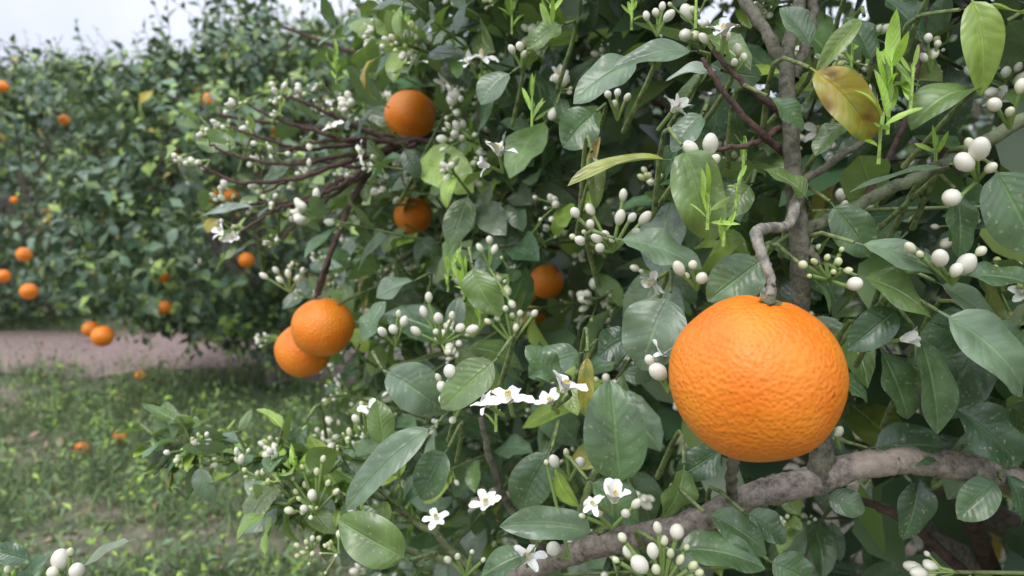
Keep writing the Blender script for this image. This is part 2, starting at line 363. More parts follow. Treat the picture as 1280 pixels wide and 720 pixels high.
# ---- hand-placed branches
GB=(0.125,0.118,0.085); BK=(0.22,0.185,0.155); RB=(0.085,0.05,0.042); GR=(0.16,0.21,0.08)
def T(pts,rad,col,sides=10,wob=.0004,lump=.05,n=8,col2=None): tube(mbT,[W(*p) for p in pts],rad,col,sides,n,wob,lump,col2)
T([(1005,-60,.50),(1000,0,.49),(984,70,.475),(986,150,.465),(994,240,.46),(1000,310,.46),(1002,400,.47),(1012,500,.48),(1026,560,.49),(1022,612,.495)],[.0035,.004,.0045,.005,.0058,.006,.006,.0065,.0074,.009],GB,14)
trunk=np.array([.95,1.5,.45])
tube(mbT,[W(560,790,.62),W(640,725,.58),W(720,690,.545),(W(860,655,.51)),W(935,622,.50),W(1010,602,.495),W(1085,580,.495),W(1160,578,.50),W(1280,606,.53),W(1480,680,.75),trunk+[0,-.35,.05],trunk],[.005,.0072,.0085,.009,.009,.0098,.009,.009,.011,.016,.024,.03],BK,20,14,.0003,.035)
T([(984,85,.475),(960,45,.48),(925,-10,.50),(900,-60,.52)],[.0045,.004,.0037,.0035],GB)
T([(992,100,.475),(1012,40,.49),(1020,-30,.5)],[.0035,.0035,.003],GB)
T([(1000,292,.465),(1050,268,.47),(1105,240,.46),(1180,205,.45),(1290,145,.44),(1400,100,.45)],[.005,.004,.0038,.004,.0042,.0045],(.15,.17,.10),12)
T([(994,235,.46),(1030,210,.46),(1078,178,.47)],[.003,.0025,.002],GB)
T([(998,245,.455),(985,280,.44),(960,285,.42),(945,292,.40),(955,325,.39),(964,350,.385),(963,374,.383)],[.0035,.003,.003,.0034,.0026,.0023,.0028],(.25,.23,.19),10,.0002)
T([(980,190,.47),(955,170,.46),(925,140,.455),(895,100,.45),(878,72,.45)],[.003,.0023,.002,.0016,.0013],RB)
T([(990,150,.47),(950,120,.46),(910,85,.46),(885,50,.46)],[.003,.0022,.0017,.0012],RB)
T([(975,160,.47),(940,180,.46),(905,185,.45),(880,190,.445)],[.0025,.0018,.0015,.0012],RB)
T([(1005,300,.465),(1022,330,.45),(1020,345,.45)],[.003,.002,.0015],GB)
T([(1160,-10,.56),(1150,70,.55),(1128,160,.55),(1080,250,.54)],[.0013,.0018,.002,.0025],RB)
T([(917,568,.46),(914,600,.48),(916,625,.495)],[.0035,.0035,.004],GB)
T([(1195,600,.62),(1215,650,.66),(1250,740,.8)],[.006,.008,.009],RB)
T([(1060,620,.6),(1130,650,.62),(1210,720,.66)],[.003,.004,.005],RB)
T([(770,540,.55),(740,600,.55),(725,650,.55),(722,690,.545)],[.0025,.003,.0035,.004],GR)
T([(600,520,.53),(615,580,.54),(640,640,.56),(690,700,.57)],[.0022,.0028,.003,.0035],GB)
T([(830,700,.46),(850,720,.46),(860,760,.5)],[.0025,.003,.004],GR)
T([(700,230,1.45),(560,172,1.18),(520,178,1.06),(478,190,1.0)],[.009,.006,.0055,.005],RB)
fan=[[(478,190,1.1),(420,196,1.08),(360,206,1.06),(300,196,1.05),(262,182,1.05)],[(520,175,1.13),(450,180,1.1),(380,186,1.08),(318,170,1.07),(288,158,1.07)],[(500,182,1.1),(430,150,1.08),(380,128,1.06),(352,118,1.06)],
[(478,190,1.1),(440,222,1.08),(400,244,1.07),(345,262,1.06),(300,290,1.05)],[(440,200,1.08),(370,222,1.06),(300,228,1.05),(248,206,1.04)],[(500,180,1.1),(440,200,1.09),(380,218,1.09),(330,240,1.09)],[(470,185,1.09),(410,168,1.07),(350,150,1.05),(310,130,1.05)],
[(490,182,1.12),(452,208,1.12),(392,200,1.12),(330,212,1.1)],[(430,222,1.08),(380,250,1.08),(320,255,1.08),(290,262,1.07)],[(540,178,1.16),(470,166,1.15),(420,150,1.13),(400,120,1.13)],
[(520,180,1.12),(470,206,1.1),(430,236,1.09),(380,270,1.08),(352,300,1.08)],[(510,180,1.1),(455,174,1.08),(400,178,1.07),(340,192,1.06)]]
OFF=.15
for f_ in fan: T([(p[0],p[1],p[2]-OFF) for p in f_],[.0038,.0030,.0023,.0015],RB,6,.001)
for f_ in fan:
    for p in f_[-1:]+f_[-2:-1]:
        for _ in range(1 if p is f_[-2] else 2):
            q=W(p[0]+rng.uniform(-18,6),p[1]+rng.uniform(-12,8),p[2]-OFF+rng.uniform(-.02,.02)); BL.cluster(q,nrm(np.array([-.6,-.3,.5])+rng.normal(0,.4,3)),int(rng.integers(3,8)),.0034,.013,green=.3)
            BL.stem(W(p[0],p[1],p[2]-OFF),q,.0009)
T([(490,186,.99),(462,215,.96),(440,250,.95),(420,300,.93),(402,345,.91),(393,375,.905)],[.0055,.0046,.004,.0036,.003,.0028],RB)
T([(412,325,.92),(398,370,.94),(385,404,.955)],[.0025,.0022,.002],RB)

# ---- hand-placed leaves
HL=[]
def H(bx,by,tx,ty,w,d,col,dd=0.0,roll=0.0,curl=.5,fold=.3,twig=True,up=.55,wav=.14): HL.append((bx,by,tx,ty,w,d,col,dd,roll,curl,fold,twig,up,wav))
H(775,612,772,475,82,.47,G_mid,fold=.3); H(838,366,800,462,88,.46,G_gray,curl=.8,roll=-.4)
H(548,528,430,636,50,.50,G_gray,roll=-.3); H(478,462,555,520,62,.50,G_gray,roll=.3,curl=1.1)
H(622,447,556,516,60,.47,G_ol,roll=.2,fold=.45); H(512,700,420,655,66,.46,G_ol,curl=.7)
H(748,668,628,640,58,.48,G_gray,up=.8,fold=.5); H(852,182,886,300,88,.44,G_ol,curl=1.2,fold=.6,roll=-.2)
H(872,64,765,80,42,.47,G_gray,fold=.35); H(803,76,710,116,50,.49,G_gray); H(902,88,830,98,34,.46,(.28,.33,.27),up=.9)
H(842,200,708,228,32,.46,(.28,.31,.05),fold=.6,up=.9); H(1012,84,1094,172,66,.43,(.40,.33,.05),curl=1.1,roll=-.5,fold=.6)
H(1212,-8,1250,112,60,.42,(.24,.35,.06),roll=-.5,fold=.5); H(1224,116,1143,162,66,.43,G_ol,curl=1.2,up=.9); H(1188,208,1062,240,28,.43,G_gray,up=1.6)
H(1240,206,1292,325,88,.42,G_mid,roll=-.3); H(1068,303,1182,350,40,.43,G_gray,up=.8); H(1072,345,1166,392,58,.44,G_ol); H(1124,384,1058,436,50,.45,G_dark,roll=.3)
H(1148,416,1170,544,66,.46,G_mid); H(1098,432,1128,528,56,.47,G_mid,roll=.4); H(1172,388,1282,492,84,.43,G_gray,roll=-.3,curl=.8); H(1200,345,1300,358,44,.42,G_mid,up=.9)
H(1170,352,1246,408,44,.44,G_gray); H(1186,505,1275,585,72,.47,G_dark,roll=-.3); H(1150,590,1130,675,50,.52,G_dark); H(1080,20,1022,92,34,.44,(.20,.29,.07),fold=.5)
H(955,322,886,378,66,.44,G_mid,roll=.3); H(768,298,878,336,54,.46,G_gray,up=.9); H(838,688,955,700,58,.43,G_mid,up=1.0); H(880,640,960,690,50,.44,G_mid)
H(855,580,836,650,60,.46,G_ol,roll=.4); H(365,622,298,662,48,.62,G_gray); H(168,674,96,712,30,.50,(.2,.25,.15),up=1.2); H(40,700,-10,690,30,.50,G_dark,up=1); H(20,735,60,690,26,.5,G_dark)
H(1038,252,1088,322,56,.45,G_mid,roll=-.3); H(1194,236,1200,322,46,.45,G_mid); H(1200,12,1300,24,30,.43,(.24,.33,.07),up=1.3); H(1100,-5,1160,60,60,.5,G_dark)
H(1085,560,1180,560,60,.5,G_dark); H(1230,400,1290,470,60,.46,G_mid); H(1040,470,1085,500,40,.47,G_mid); H(690,560,650,640,60,.52,G_mid); H(930,640,985,672,40,.47,G_mid)
H(735,600,800,650,55,.47,G_mid); H(905,560,850,600,46,.47,G_dark); H(700,480,660,430,40,.5,G_mid); H(620,200,570,236,40,.9,G_gray); H(560,205,615,228,36,1.0,G_ol)
H(322,258,243,276,27,.92,(.26,.33,.26),up=.9); H(300,185,246,172,32,.92,G_ol); H(300,310,268,340,26,.92,(.2,.28,.08)); H(330,235,360,205,24,.92,G_mid)
H(745,140,700,180,60,.55,G_mid); H(705,30,660,60,36,.6,G_ol); H(640,90,600,130,46,.65,G_gray); H(730,440,660,470,50,.52,G_mid); H(590,330,610,400,46,.6,G_ol)
H(450,430,486,380,40,.7,G_mid); H(520,350,470,372,44,.8,G_gray); H(250,580,262,630,28,.7,G_gray); H(380,530,350,590,36,.7,G_mid); H(790,420,745,440,46,.5,G_dark)
H(560,560,520,620,50,.52,G_mid); H(480,560,470,500,36,.55,G_ol); H(960,700,1010,730,50,.46,G_mid); H(1030,620,1080,640,40,.5,G_gray); H(665,690,600,720,50,.5,G_mid)
H(740,190,745,260,34,.5,(.14,.19,.06),fold=.6); H(735,440,728,520,28,.52,(.34,.29,.06),fold=.6); H(735,228,742,170,24,.52,(.40,.27,.16),fold=.8)
H(1010,250,960,205,44,.45,G_ol); H(940,230,905,270,40,.48,(.17,.25,.08)); H(1255,590,1285,650,40,.5,G_dark)
H(1015,60,975,10,44,.45,G_gray); H(1000,330,1040,390,40,.44,G_mid); H(960,120,1000,165,34,.44,G_mid,roll=.3); H(1060,150,1020,195,40,.44,G_ol); H(1090,80,1060,20,46,.47,G_mid); H(880,140,840,190,40,.46,G_gray); H(1250,600,1190,640,50,.49,G_mid)
a=HL; n=len(a); Bp=np.array([W(x[0],x[1],x[5]) for x in a]); Tp=np.array([W(x[2],x[3],x[5]+x[7]) for x in a])
Nn=np.array([-Fv*.8+Uv*x[12]+Rv*x[8] for x in a])+rng.normal(0,.18,(n,3)); cu=np.array([x[9] for x in a])*rng.uniform(.7,1.6,n); Ld=np.linalg.norm(Tp-Bp,axis=1); dd=nrm(Tp-Bp)
sd_=nrm(np.cross(dd,Nn)); N2=np.cross(sd_,dd); d2=dd*np.cos(cu/2)[:,None]+N2*np.sin(cu/2)[:,None]
leaves(mbL,Bp,d2,N2,Ld*(1+cu**2/24),np.array([x[4]*x[5]/FPX for x in a])*1.0,cu,np.array([x[10] for x in a])*rng.uniform(.8,1.7,n),np.array([x[13] for x in a])*rng.uniform(.6,1.8,n),np.array([x[6] for x in a])*rng.uniform(.9,1.2,(n,1)),nu=9,nv=16,lb=rng.normal(0,.08,n))
for i,x in enumerate(a):
    if x[0]<200: continue
    q=Bp[i]; tube(mbT,[q,q+Fv*.03-dd[i]*.015,q+Fv*.08-np.array([0,0,.03])],[.0011,.0016,.0022],(.17,.22,.08),6,3)
def young(px,py,d,n,Lpx,col=G_br,spread=.42,up=(0,0,1)):
    p=W(px,py,d); Lm=Lpx*d/FPX; up=np.array(up,float)
    tube(mbT,[p-up*Lm*.5,p,p+up*Lm*.5],[.0012,.001,.0008],(.3,.45,.10),6,3)
    b=p+up*Lm*rng.uniform(-.4,.45,(n,1)); dr_=nrm(up+rng.normal(0,spread,(n,3))); L=Lm*rng.uniform(.4,1.0,n)
    leaves(mbL,b,dr_,nrm(up*.4-Fv*.6+rng.normal(0,.4,(n,3))),L,L*rng.uniform(.17,.27,n),rng.normal(.2,.6,n),np.full(n,.6),np.full(n,.08),np.array(col)*rng.uniform(.7,1.1,(n,1)),nu=5,nv=8)
for q in [(1112,125,.42,11,85),(1100,175,.42,8,60),(1140,110,.42,6,60),(885,262,.42,9,50),(905,290,.42,6,36),(580,352,.70,12,46),(560,345,.76,8,40),(1170,190,.45,5,40),(372,596,.66,12,44),(690,30,.6,10,44),(640,20,.7,10,44),(500,50,.88,9,34),(870,10,.48,6,50),
          (250,570,.7,8,28),(790,15,.58,9,44),(420,90,.93,9,30),(600,390,.68,8,34),(455,130,.93,8,28),(590,180,.82,8,28),(1065,70,.5,6,44),(920,250,.43,5,40),(350,130,.93,7,26),(665,140,.62,8,36),(930,190,.47,6,40),(620,520,.5,6,40)]: young(*q)
# ---- hand-placed buds / flowers
def grp(lst,d,anchor):
    an=W(anchor[0],anchor[1],d+.012)
    for x in lst:
        g=x[3] if len(x)>3 else 0
        p=W(x[0],x[1],d+rng.uniform(-.006,.006)); r=x[2]*d/FPX/1.28; ax=nrm(p-an+[0,0,.002]+rng.normal(0,.004,3)); BL.bud(p,ax,r,g); m_=p-ax*r*1.2
        BL.stem(an,m_,.0013)
grp([(1206,203,15),(1224,187,16),(1190,247,15),(1212,180,9,.3),(1238,210,9,.2)],.42,(1222,226))
grp([(1243,131,11),(1276,108,10,.2),(1262,140,8,.3)],.42,(1262,160))
grp([(1175,323,13),(1207,331,15),(1138,310,9,.3),(1195,338,10),(1226,314,9,.3),(1150,318,7,.5)],.42,(1190,355))
grp([(1004,331,9,.5),(1018,327,7,.8),(1034,322,7,.7),(1048,327,8,.6),(1068,355,12,.1),(1012,345,6,.9),(1060,338,7,.5),(1042,340,6,.7),(1052,312,6,.8)],.43,(1035,350))
grp([(849,336,10,.1),(866,331,8,.2),(877,348,10,.1),(858,345,7,.4)],.44,(872,362))
grp([(864,186,11),(888,181,13),(893,200,9,.2),(879,203,8),(860,200,7,.2)],.44,(885,222))
grp([(719,266,8),(738,262,8),(746,298,8),(726,301,8),(757,294,7),(775,272,9),(790,272,7),(806,273,9),(779,244,7),(738,280,7),(750,310,8),(716,296,6,.4),(795,290,7),(765,300,6,.4),(730,290,5,.6)],.50,(765,315))
grp([(563,465,11),(553,484,9),(556,500,9),(570,483,9),(548,472,6,.4),(566,525,7,.3)],.48,(578,505))
grp([(823,465,14),(848,455,8,.2),(812,450,8)],.44,(835,490))
grp([(800,706,14),(816,689,10),(846,665,12),(822,660,8,.2),(838,692,8,.5),(866,707,9,.7),(874,716,8,.6),(786,690,10,.1),(778,672,8,.3),(830,676,8,.3),(850,700,8,.5),(820,712,9,.4),(770,700,7,.6),(858,684,7,.6)],.41,(828,735))
grp([(736,632,9,.2),(748,640,8),(795,630,8,.2),(728,645,6,.5),(782,642,8,.1)],.45,(765,660))
grp([(693,577,9),(725,578,9),(708,566,6,.4)],.5,(712,600)); grp([(692,686,12),(683,578,5,.3)],.5,(712,700))
grp([(640,395,6,.6),(622,398,7,.6),(632,386,6,.4),(650,392,6,.3),(610,402,6,.5),(645,410,6,.2),(668,392,6,.1)],.6,(640,430))
grp([(590,412,8),(575,410,8,.1),(560,440,7,.3),(548,398,8),(530,390,7),(536,372,7,.2),(520,414,7),(565,395,6,.2),(545,415,6,.3)],.60,(552,430)); grp([(505,402,7),(492,412,8),(478,415,7),(498,392,5,.3)],.60,(494,432))
grp([(396,590,7,.7),(382,606,7,.6),(410,604,6,.6),(370,615,6,.7),(392,622,7,.4),(404,574,6,.5),(378,584,5,.8),(366,598,5,.8),(388,636,7,.3),(420,615,6,.4)],.60,(395,640))
grp([(76,700,15),(96,714,12),(66,716,10,.2),(88,690,7,.5)],.47,(85,745))
grp([(10,712,7,.4),(22,706,6,.4)],.5,(14,740))
grp([(590,690,5,.5),(604,700,5,.5),(572,696,6,.4),(560,700,7,.3)],.5,(582,720))
grp([(248,203,5,.1),(240,201,5),(255,210,4)],.90,(262,200)); grp([(360,342,5),(372,348,5,.2),(350,350,5,.1),(365,330,4,.4),(345,338,5),(378,338,4),(330,345,5)],.90,(362,365))
grp([(907,45,9),(922,62,8,.2),(880,48,7),(930,72,7,.3),(918,78,6)],.46,(915,95)); grp([(1160,48,7),(1168,68,7,.2),(1155,72,6),(1172,55,6,.1)],.5,(1162,90))
grp([(650,58,7),(640,62,6),(655,68,6,.3),(664,58,6)],.62,(652,84)); grp([(760,118,6),(772,116,6),(784,122,6,.2),(768,130,5)],.55,(772,150)); grp([(836,20,8),(820,16,7,.2),(808,20,6),(828,8,6)],.52,(822,45))
grp([(1060,120,7,.1),(1075,138,7,.2),(1085,112,6)],.5,(1070,150)); grp([(612,300,6),(600,310,6,.2),(618,312,6),(640,380,6)],.7,(612,335)); grp([(1048,540,8,.2),(1040,528,7,.4)],.5,(1050,560))
grp([(460,515,7),(445,524,7,.2),(470,524,6),(452,505,5,.4)],.62,(458,545))
def Fl(px,py,d,rpx,ax=(0,-.5,.6)): 
    p=W(px,py,d); BL.flower(p,ax,rpx*d/FPX); BL.stem(p,p-nrm(ax)*.012+Fv*.01,.0015)
for q in [(637,503,.44,35,(-.15,-.4,.9)),(703,490,.44,34,(.3,-.2,.9)),(612,508,.45,24,(-.5,-.2,.5)),(768,628,.42,35,(-.1,-.3,1)),(745,632,.43,20,(-.6,-.3,.6)),(832,448,.45,26,(.2,-.2,1)),(905,45,.45,28,(-.2,-.3,1)),(625,195,.60,28,(-.2,-.3,1)),(612,208,.6,18,(-.7,-.3,.2)),
  (602,74,.70,22,(0,-.3,1)),(588,80,.70,18,(-.5,-.3,.8)),(520,82,.83,20,(0,-.3,1)),(415,160,.90,16,(-.3,-.5,.8)),(280,290,.90,17,(-.6,-.5,.4)),(292,298,.90,14,(0,-.8,.2)),(820,350,.48,24,(-.6,-.2,-.3)),(840,140,.48,28,(.4,-.4,.6)),(1125,425,.45,24,(.6,-.4,.3)),
  (465,518,.60,20,(0,-.4,.8)),(720,160,.58,22,(.2,-.4,.7)),(660,700,.50,24,(0,-.4,.9)),(606,632,.5,24,(.1,-.4,.8)),(690,505,.45,24,(-.3,-.4,.6)),(545,650,.5,20,(0,-.4,.9))]: Fl(*q)
# lower-left spray of the same tree (reaches out over the grass)
for (px,py,d) in [(230,565,.72),(250,560,.72),(300,585,.7),(330,600,.68),(350,575,.68),(390,640,.62),(420,690,.6),(450,640,.62),(350,560,.75),(280,575,.74),(440,560,.72),(390,690,.62),(340,620,.66)]:
    BL.cluster(W(px,py,d-.03),nrm(np.array([-.4,-.3,.7])+rng.normal(0,.3,3)),int(rng.integers(5,10)),.0033,.016,green=.7)
spr=[[(600,720,.72),(520,650,.70),(430,600,.70),(340,580,.70),(255,570,.72),(205,560,.73)],[(560,700,.68),(480,680,.65),(410,640,.62),(360,625,.62)]]
for s_ in spr: T(s_,[.004,.003,.002,.0012],(.15,.18,.08),8,.001)
R_=[];D_=[]
for s_ in spr:
    c=catmull([W(*p) for p in s_],7)
    for i in range(7,len(c)-1,1):
        for _ in range(2 if i%2 else 1): R_.append(c[i]); D_.append(nrm(c[i+1]-c[i])+rng.normal(0,.7,3)+[0,0,.5])
R_=np.array(R_); D_=np.array(D_); shoots(mbL,mbT,R_,D_,rng.uniform(.02,.05,len(R_)),3,(.022,.05),[2,16,28,36,30,1],(5,8),keepF,tipnew=.5,back=.002)
R_=np.array([W(p[0]+rng.uniform(-25,25),p[1]+rng.uniform(-20,20),p[2]-.05+rng.uniform(-.05,.05)) for f_ in fan for p in f_[3:]])
shoots(mbL,mbT,R_,rng.normal(0,.5,(len(R_),3))+[-.5,-.2,.5],rng.uniform(.02,.04,len(R_)),2,(.025,.045),[6,24,28,30,14,1],(5,7),keepF,tipnew=.35,back=.03)

# ---- trunk and limbs of the foreground tree
tube(mbT,[(.9,1.5,-.05),(.93,1.5,.2),trunk,(.9,1.47,.8)],[.085,.065,.055,.04],BK,16,6,.003,.05)
def limbs(mbx,base,FC,FR,FZ,nl,ns,seed,r0=.03):
    r=np.random.default_rng(seed)
    for i in range(nl):
        az=i*2*math.pi/nl+r.uniform(-.3,.3); el=r.uniform(.1,1.2); d=np.array([math.cos(az)*math.cos(el),math.sin(az)*math.cos(el),math.sin(el)])
        e=FC+d*FR*.85; m1=base*.6+e*.4+[0,0,-.08]+r.normal(0,.04,3)
        tube(mbx,[base,m1,e*.75+base*.25+r.normal(0,.04,3),e],[r0,r0*.7,r0*.4,.006],BK,8,5,.004,.04)
        for j in range(ns):
            t=r.uniform(.3,.9); b=m1*(1-t)+e*t; d2=nrm(d+r.normal(0,.7,3)); tube(mbx,[b,b+d2*.2+r.normal(0,.03,3),b+d2*FR*.42],[.008,.005,.003],RB,6,3,.003)
limbs(mbT,trunk,FC,FR,FZ,13,9,3)
BF.emit(mbB,False)
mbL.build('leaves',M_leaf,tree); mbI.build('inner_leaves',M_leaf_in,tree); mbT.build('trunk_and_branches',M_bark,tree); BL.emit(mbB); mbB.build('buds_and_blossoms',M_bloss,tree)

# ------------------------------------------------------------ oranges
def orange_mesh(name,seed,nu=96,nv=72):
    r=np.random.default_rng(seed); tv,tq,tt=sphere_t(nu,nv); z=tv[:,2]; th=np.arccos(np.clip(z,-1,1)); ph=np.arctan2(tv[:,1],tv[:,0])
    rad=1+.012*np.sin(tv@r.normal(0,2,3)+1)+.01*np.sin(tv@r.normal(0,4,3))
    rad-=.07*np.exp(-(th/.20)**2); rad+=.010*np.exp(-(th/.45)**2)*np.cos(ph*7+r.uniform(0,6))
    rad-=.03*np.exp(-((np.pi-th)/.12)**2)
    V=tv*rad[:,None]; V[:,2]*=.955
    mb=MB(); mb.add(V,np.ones_like(V),np.zeros((len(V),2)),Q=tq,T=tt); return mb
def calyx_mb():
    mb=MB(); n=5; ph=np.arange(n)*2*np.pi/n; rad=np.stack([np.cos(ph),np.sin(ph),np.zeros(n)],1)
    leaves(mb,np.tile([[0,0,.905]],(n,1)),rad,np.tile([[0,0,1.]],(n,1)),np.full(n,.14),np.full(n,.11),np.full(n,-.3),np.full(n,.1),np.full(n,.1),np.tile([[.2,.24,.09]],(n,1)),nu=3,nv=4,kind='petal')
    tube(mb,[(0,0,.88),(0,0,.94),(0,0,1.0)],[.08,.06,.05],(.25,.26,.15),10,3); return mb
protos=[]
def orange(loc,r,axis=(0,0,1),hi=False,seed=0,stem=True):
    if hi or seed>=len(protos):
        o=orange_mesh('orange',seed+40,160 if hi else 48,120 if hi else 32).build('orange',M_orange); protos.append(o.data) if not hi else None
    else:
        o=bpy.data.objects.new('orange',protos[seed]); sc.collection.objects.link(o)
    if o.data.users==1 and not o.data.get('baked'):
        me=o.data; v=np.zeros(len(me.vertices)*3,np.float32); me.vertices.foreach_get('co',v); me.vertices.foreach_set('co',v*r); me.update(); me['baked']=r
    s=r/o.data['baked']; o.scale=(s,s,s); o.location=tuple(loc)
    o.rotation_euler=Vector(axis).to_track_quat('Z','Y').to_euler()
    if stem:
        c=calyx_mb().build('calyx',M_bark,o); c.scale=(o.data['baked'],)*3
    return o
orange(big_o,.0437,(.10,-.10,1),hi=True,seed=1)
orange(W(403,409,.90),.0375,(-.1,.1,1),seed=0); orange(W(379,438,.955),.0355,(.1,0,1),seed=1)
orange(W(513,144,1.06),.0365,(0,.1,1),seed=2); orange(W(516,270,1.2),.031,seed=0); orange(W(683,352,.92),.022,seed=1); orange(W(660,385,1.1),.03,seed=2)
orange(W(640,362,1.15),.03,seed=2)
for (px,py,d,r) in [(264,125,3.3,.036),(4,345,4.9,.045),(36,364,4.9,.055),(30,318,5.0,.05),(113,411,3.2,.035),(128,420,3.1,.045),(205,384,3.25,.03),(204,345,3.35,.03),(288,246,3.3,.035),(270,246,3.3,.03),(308,325,3.25,.035),(3,108,5.2,.04),(115,196,5.4,.03),(345,160,3.3,.03),(60,262,5.4,.03),(80,150,5.6,.04),(220,200,3.4,.03),(18,250,5.4,.03),(150,300,4.4,.03)]:
    orange(W(px,py,d),r,seed=int(rng.integers(0,3)),stem=False)
def gpt(px,py,z=0.0):
    k=(py-360)/FPX; dz=-math.sin(PITCH)-k*math.cos(PITCH); t=(CZ-z)/-dz; return W(px,py,t)
for (px,py) in [(176,470),(102,562),(150,548)]:
    q=gpt(px,py,.036); orange(q,.033,rng.normal(0,1,3),seed=int(rng.integers(0,3)),stem=False)

# ------------------------------------------------------------ background trees
def bgtree(C,R,Z,ns,seed,detail=(3,3),Lr=(.06,.1),pal=(24,32,16,26,7,1.4),lump=.19,new=.3,trunk_h=.5,mul=(1.1,1.08,1.25)):  # mul paints distance haze into the leaf colour: lighter and bluer
    e=empty('orange_tree'); ml=MB(); mt=MB(); mb_=MB(); B2=Bloom(); C=np.array(C,float)
    d=rdirs(ns); r=radius(d,R,Z,2.2)*lumps(d,seed,lump,6); f=1-np.abs(rng.normal(0,.15,ns)); P=C+d*(r*f)[:,None]; g=(P[:,2]>.15)&(lumps(d,seed+4,.9,9)>.35); P=P[g]; d=d[g]; n=len(P)
    s=nrm(d+rng.normal(0,.6,(n,3))+[0,0,.45]); sl=rng.uniform(.08,.25,n)
    tn=lumps(d,seed+9,.9,6)
    hi=tn>1.3
    for m_,nw in ((hi,.8),(~hi,new*.5)):
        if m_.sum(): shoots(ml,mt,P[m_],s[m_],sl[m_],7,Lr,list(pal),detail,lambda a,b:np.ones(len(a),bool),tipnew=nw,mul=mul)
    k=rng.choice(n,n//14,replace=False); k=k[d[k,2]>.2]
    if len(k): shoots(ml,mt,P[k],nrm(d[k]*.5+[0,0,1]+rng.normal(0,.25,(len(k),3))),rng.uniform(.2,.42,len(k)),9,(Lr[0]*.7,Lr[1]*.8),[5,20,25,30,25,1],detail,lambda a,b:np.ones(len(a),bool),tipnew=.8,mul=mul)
    for i in np.where(rng.uniform(0,1,n)<.12)[0]: B2.cluster(P[i]+s[i]*sl[i],s[i],4,.005,.03,green=.3)
    base=np.array([C[0],C[1],trunk_h]); tube(mt,[(C[0],C[1],-.05),(C[0]+.03,C[1],trunk_h*.5),base],[R*.075,R*.06,R*.055],BK,12,5,.004,.05)
    limbs(mt,base,C,R,Z,9,7,seed+1,r0=R*.03)
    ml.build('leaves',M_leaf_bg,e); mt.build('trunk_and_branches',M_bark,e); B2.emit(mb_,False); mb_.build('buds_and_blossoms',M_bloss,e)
    return e
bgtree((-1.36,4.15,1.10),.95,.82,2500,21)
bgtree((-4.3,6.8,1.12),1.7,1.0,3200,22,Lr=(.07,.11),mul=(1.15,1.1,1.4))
e3=bgtree((-2.4,9.3,1.3),1.9,1.30,2400,23,Lr=(.10,.14),mul=(1.35,1.3,1.75))  # farthest trees and their copies carry the strongest painted haze tint
def copy_tree(src,off,rot,s=1.0):
    e=empty('orange_tree')
    for c in list(src.children):
        o=bpy.data.objects.new(c.name.split('.')[0],c.data); sc.collection.objects.link(o); o.parent=e
        o.location=(2.4,-9.3,0)
    e.location=off; e.rotation_euler=(0,0,rot); e.scale=(s,s,s); return e
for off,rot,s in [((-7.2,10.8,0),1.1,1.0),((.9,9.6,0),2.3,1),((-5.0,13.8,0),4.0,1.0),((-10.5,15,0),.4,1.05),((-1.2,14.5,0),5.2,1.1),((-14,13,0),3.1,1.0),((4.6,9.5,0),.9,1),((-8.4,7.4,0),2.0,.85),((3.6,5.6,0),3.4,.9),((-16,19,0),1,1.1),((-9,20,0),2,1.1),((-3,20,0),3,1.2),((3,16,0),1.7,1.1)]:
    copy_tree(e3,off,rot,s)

# ------------------------------------------------------------ ground, path, weeds
def hgt(x,y): return .02*np.sin(x*1.7+.4)*np.cos(y*1.3)+.012*np.sin(x*4.1+y*3.3)
gx=np.concatenate([np.linspace(-400,-14,10),np.linspace(-12,8,121),np.linspace(10,400,10)]); gy=np.concatenate([np.linspace(-300,-4,8),np.linspace(-2,18,121),np.linspace(20,600,10)])
X,Yy=np.meshgrid(gx,gy,indexing='ij'); inn=(X>-12)&(X<8)&(Yy>-2)&(Yy<18); V=np.stack([X,Yy,np.where(inn,hgt(X,Yy),0)],-1)
r_,c_=np.meshgrid(np.arange(len(gx)-1),np.arange(len(gy)-1),indexing='ij'); i=(r_*len(gy)+c_).ravel(); k=len(gy)
mb=MB(); mb.add(V,np.ones_like(V),np.zeros((V.shape[0]*V.shape[1],2)),Q=np.stack([i,i+k,i+k+1,i+1],1)); mb.build('ground',M_ground)
px_=np.linspace(-12,7.5,140); t_=np.linspace(0,1,14); X,Tt=np.meshgrid(px_,t_,indexing='ij'); edge=.16*np.sin(X*2.3)+.1*np.sin(X*5.9+1)+.05*np.sin(X*13)
Yp=4.35+edge*(1-Tt*1.6)+Tt*1.35-.06*(X+3); V=np.stack([X,Yp,hgt(X,Yp)+.005],-1); r_,c_=np.meshgrid(np.arange(139),np.arange(13),indexing='ij'); i=(r_*14+c_).ravel()
mb=MB(); mb.add(V,np.ones_like(V),np.zeros((140*14,2)),Q=np.stack([i,i+14,i+15,i+1],1)); mb.build('dirt_path',M_path)
def dens(x,y):
    v=.64+.28*np.sin(x*2.1+y*1.3)+.28*np.sin(x*4.7-y*3.9+1)+.22*np.sin(x*9.1+y*7.7)
    bare=np.exp(-(((x+.85)/.45)**2+((y-2.15)/.13)**2)); yc=5.05-.06*(x+3); pth=np.clip(1-np.abs(y-yc)/.75,0,1)
    return np.clip(v-1.2*bare-1.8*pth+.15,0.05,1)
mg=MB(); n=70000; y=1.2+5.5*rng.uniform(0,1,n)**1.2; x=y*rng.uniform(-.95,.25,n); ok=rng.uniform(0,1,n)<dens(x,y); x,y=x[ok],y[ok]; n=len(x)
tone=1+.35*np.sin(x*3.1+y*2.2)*np.sin(x*1.3-y*4.1)
b=np.stack([x,y,hgt(x,y)],1); L=rng.uniform(.03,.13,n)*(.4+.7*dens(x,y)); gc=np.array([[.165,.245,.09]])*rng.uniform(.5,1.5,(n,1))*rng.uniform(.85,1.15,(n,3))*tone[:,None]
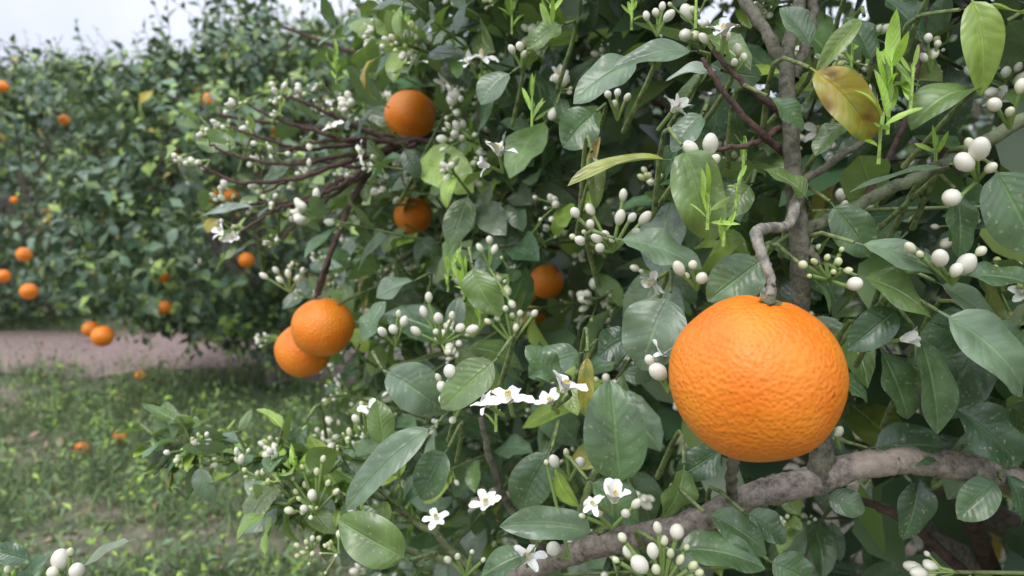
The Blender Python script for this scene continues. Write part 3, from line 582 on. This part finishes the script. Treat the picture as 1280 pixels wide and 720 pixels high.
leaves(mg,b,nrm(rng.normal(0,.5,(n,3))+[0,0,1]),rdirs(n),L,rng.uniform(.003,.007,n),rng.normal(.5,.6,n),np.full(n,.2),np.zeros(n),gc,nu=2,nv=3,kind='blade')
n=75000; y=1.2+5.5*rng.uniform(0,1,n)**1.1; x=y*rng.uniform(-.95,.25,n); ok=rng.uniform(0,1,n)<dens(x,y)**1.2; x,y=x[ok],y[ok]; n=len(x)
b=np.stack([x,y,hgt(x,y)+rng.uniform(0,.12,n)*dens(x,y)**1.5],1); L=rng.uniform(.018,.05,n); gc=np.array([[.15,.235,.09]])*rng.uniform(.5,1.5,(n,1))*rng.uniform(.85,1.15,(n,3))
leaves(mg,b,nrm(rng.normal(0,1,(n,3))*[1,1,.4]+[0,0,.3]),nrm(rng.normal(0,.4,(n,3))+[0,0,1]),L,L*.5,rng.normal(.4,.4,n),np.full(n,.3),np.zeros(n),gc,nu=3,nv=2)
n=2200; y=1.5+4.0*rng.uniform(0,1,n); x=y*rng.uniform(-.9,.1,n); ok=rng.uniform(0,1,n)<dens(x,y)**2*1.2; x,y=x[ok],y[ok]; n=len(x); rt=np.stack([x,y,hgt(x,y)],1)
shoots(mg,None,rt,rng.normal(0,.3,(n,3))+[0,0,1],rng.uniform(.06,.28,n),12,(.02,.05),[2,20,30,34,14,0],(3,3),lambda a,b:np.ones(len(a),bool),tipnew=.3,wr=(.3,.5),mul=(1.2,1.2,1.0),droop=-.1)
mg.build('grass',M_grass)
ml=MB(); n=2500; y=1.3+5.5*rng.uniform(0,1,n); x=y*rng.uniform(-1,.6,n); b=np.stack([x,y,hgt(x,y)+.008],1); L=rng.uniform(.02,.07,n)
leaves(ml,b,nrm(rng.normal(0,1,(n,3))*[1,1,.15]),nrm(rng.normal(0,.3,(n,3))+[0,0,1]),L,L*.45,rng.normal(0,.8,n),np.full(n,.4),np.full(n,.2),np.array([[.32,.22,.14]])*rng.uniform(.5,1.4,(n,1)),nu=3,nv=4)
ml.build('fallen_leaves',M_leaf_bg)

# ------------------------------------------------------------ light
w=bpy.data.worlds.new('World'); sc.world=w; w.use_nodes=True; nt=w.node_tree; nt.nodes.clear()
sky=nd(nt,'ShaderNodeTexSky',sky_type='NISHITA'); sky.sun_disc=False; sky.sun_elevation=math.radians(50.7); sky.sun_rotation=math.radians(211)
tc=nd(nt,'ShaderNodeTexCoord'); cl=noise(nt,tc.outputs['Generated'],2.5,5,.55)
cc=ramp(nt,cl,[(.3,(7.0,7.4,9.2)),(.7,(9.6,9.8,11.0))])
sp_=nd(nt,'ShaderNodeSeparateXYZ'); nt.links.new(tc.outputs['Generated'],sp_.inputs[0])
grad=math_n(nt,'MULTIPLY_ADD',math_n(nt,'MAXIMUM',sp_.outputs[2],0.0),1.05,0.58)   # overcast: brighter overhead than at the horizon
gc_=nd(nt,'ShaderNodeCombineXYZ'); [nt.links.new(grad,gc_.inputs[i]) for i in range(3)]
cc=mixc(nt,1.0,cc,gc_.outputs[0],'MULTIPLY')
col=mixc(nt,.88,sky.outputs[0],cc)
bg=nd(nt,'ShaderNodeBackground'); bg.inputs['Strength'].default_value=.15; nt.links.new(col,bg.inputs[0]); o=nd(nt,'ShaderNodeOutputWorld'); nt.links.new(bg.outputs[0],o.inputs[0])
l=bpy.data.lights.new('sun','SUN'); l.energy=1.4; l.angle=math.radians(28); l.color=(1,.95,.88); so=bpy.data.objects.new('sun',l); sc.collection.objects.link(so)
sdv=Vector((-.42,-.70,1.0)); so.rotation_euler=sdv.to_track_quat('Z','Y').to_euler(); so.location=(-3,-4,8)
c=bpy.data.cameras.new('camera'); c.lens=26; c.sensor_width=36; c.clip_start=.02; c.clip_end=1500; co=bpy.data.objects.new('camera',c); sc.collection.objects.link(co)
co.location=(0,0,CZ); co.rotation_euler=(math.radians(90)-PITCH,0,0); c.dof.use_dof=True; c.dof.focus_distance=.46; c.dof.aperture_fstop=8.5
sc.camera=co
sc.view_settings.view_transform='Standard'; sc.view_settings.look='None'; sc.view_settings.exposure=0
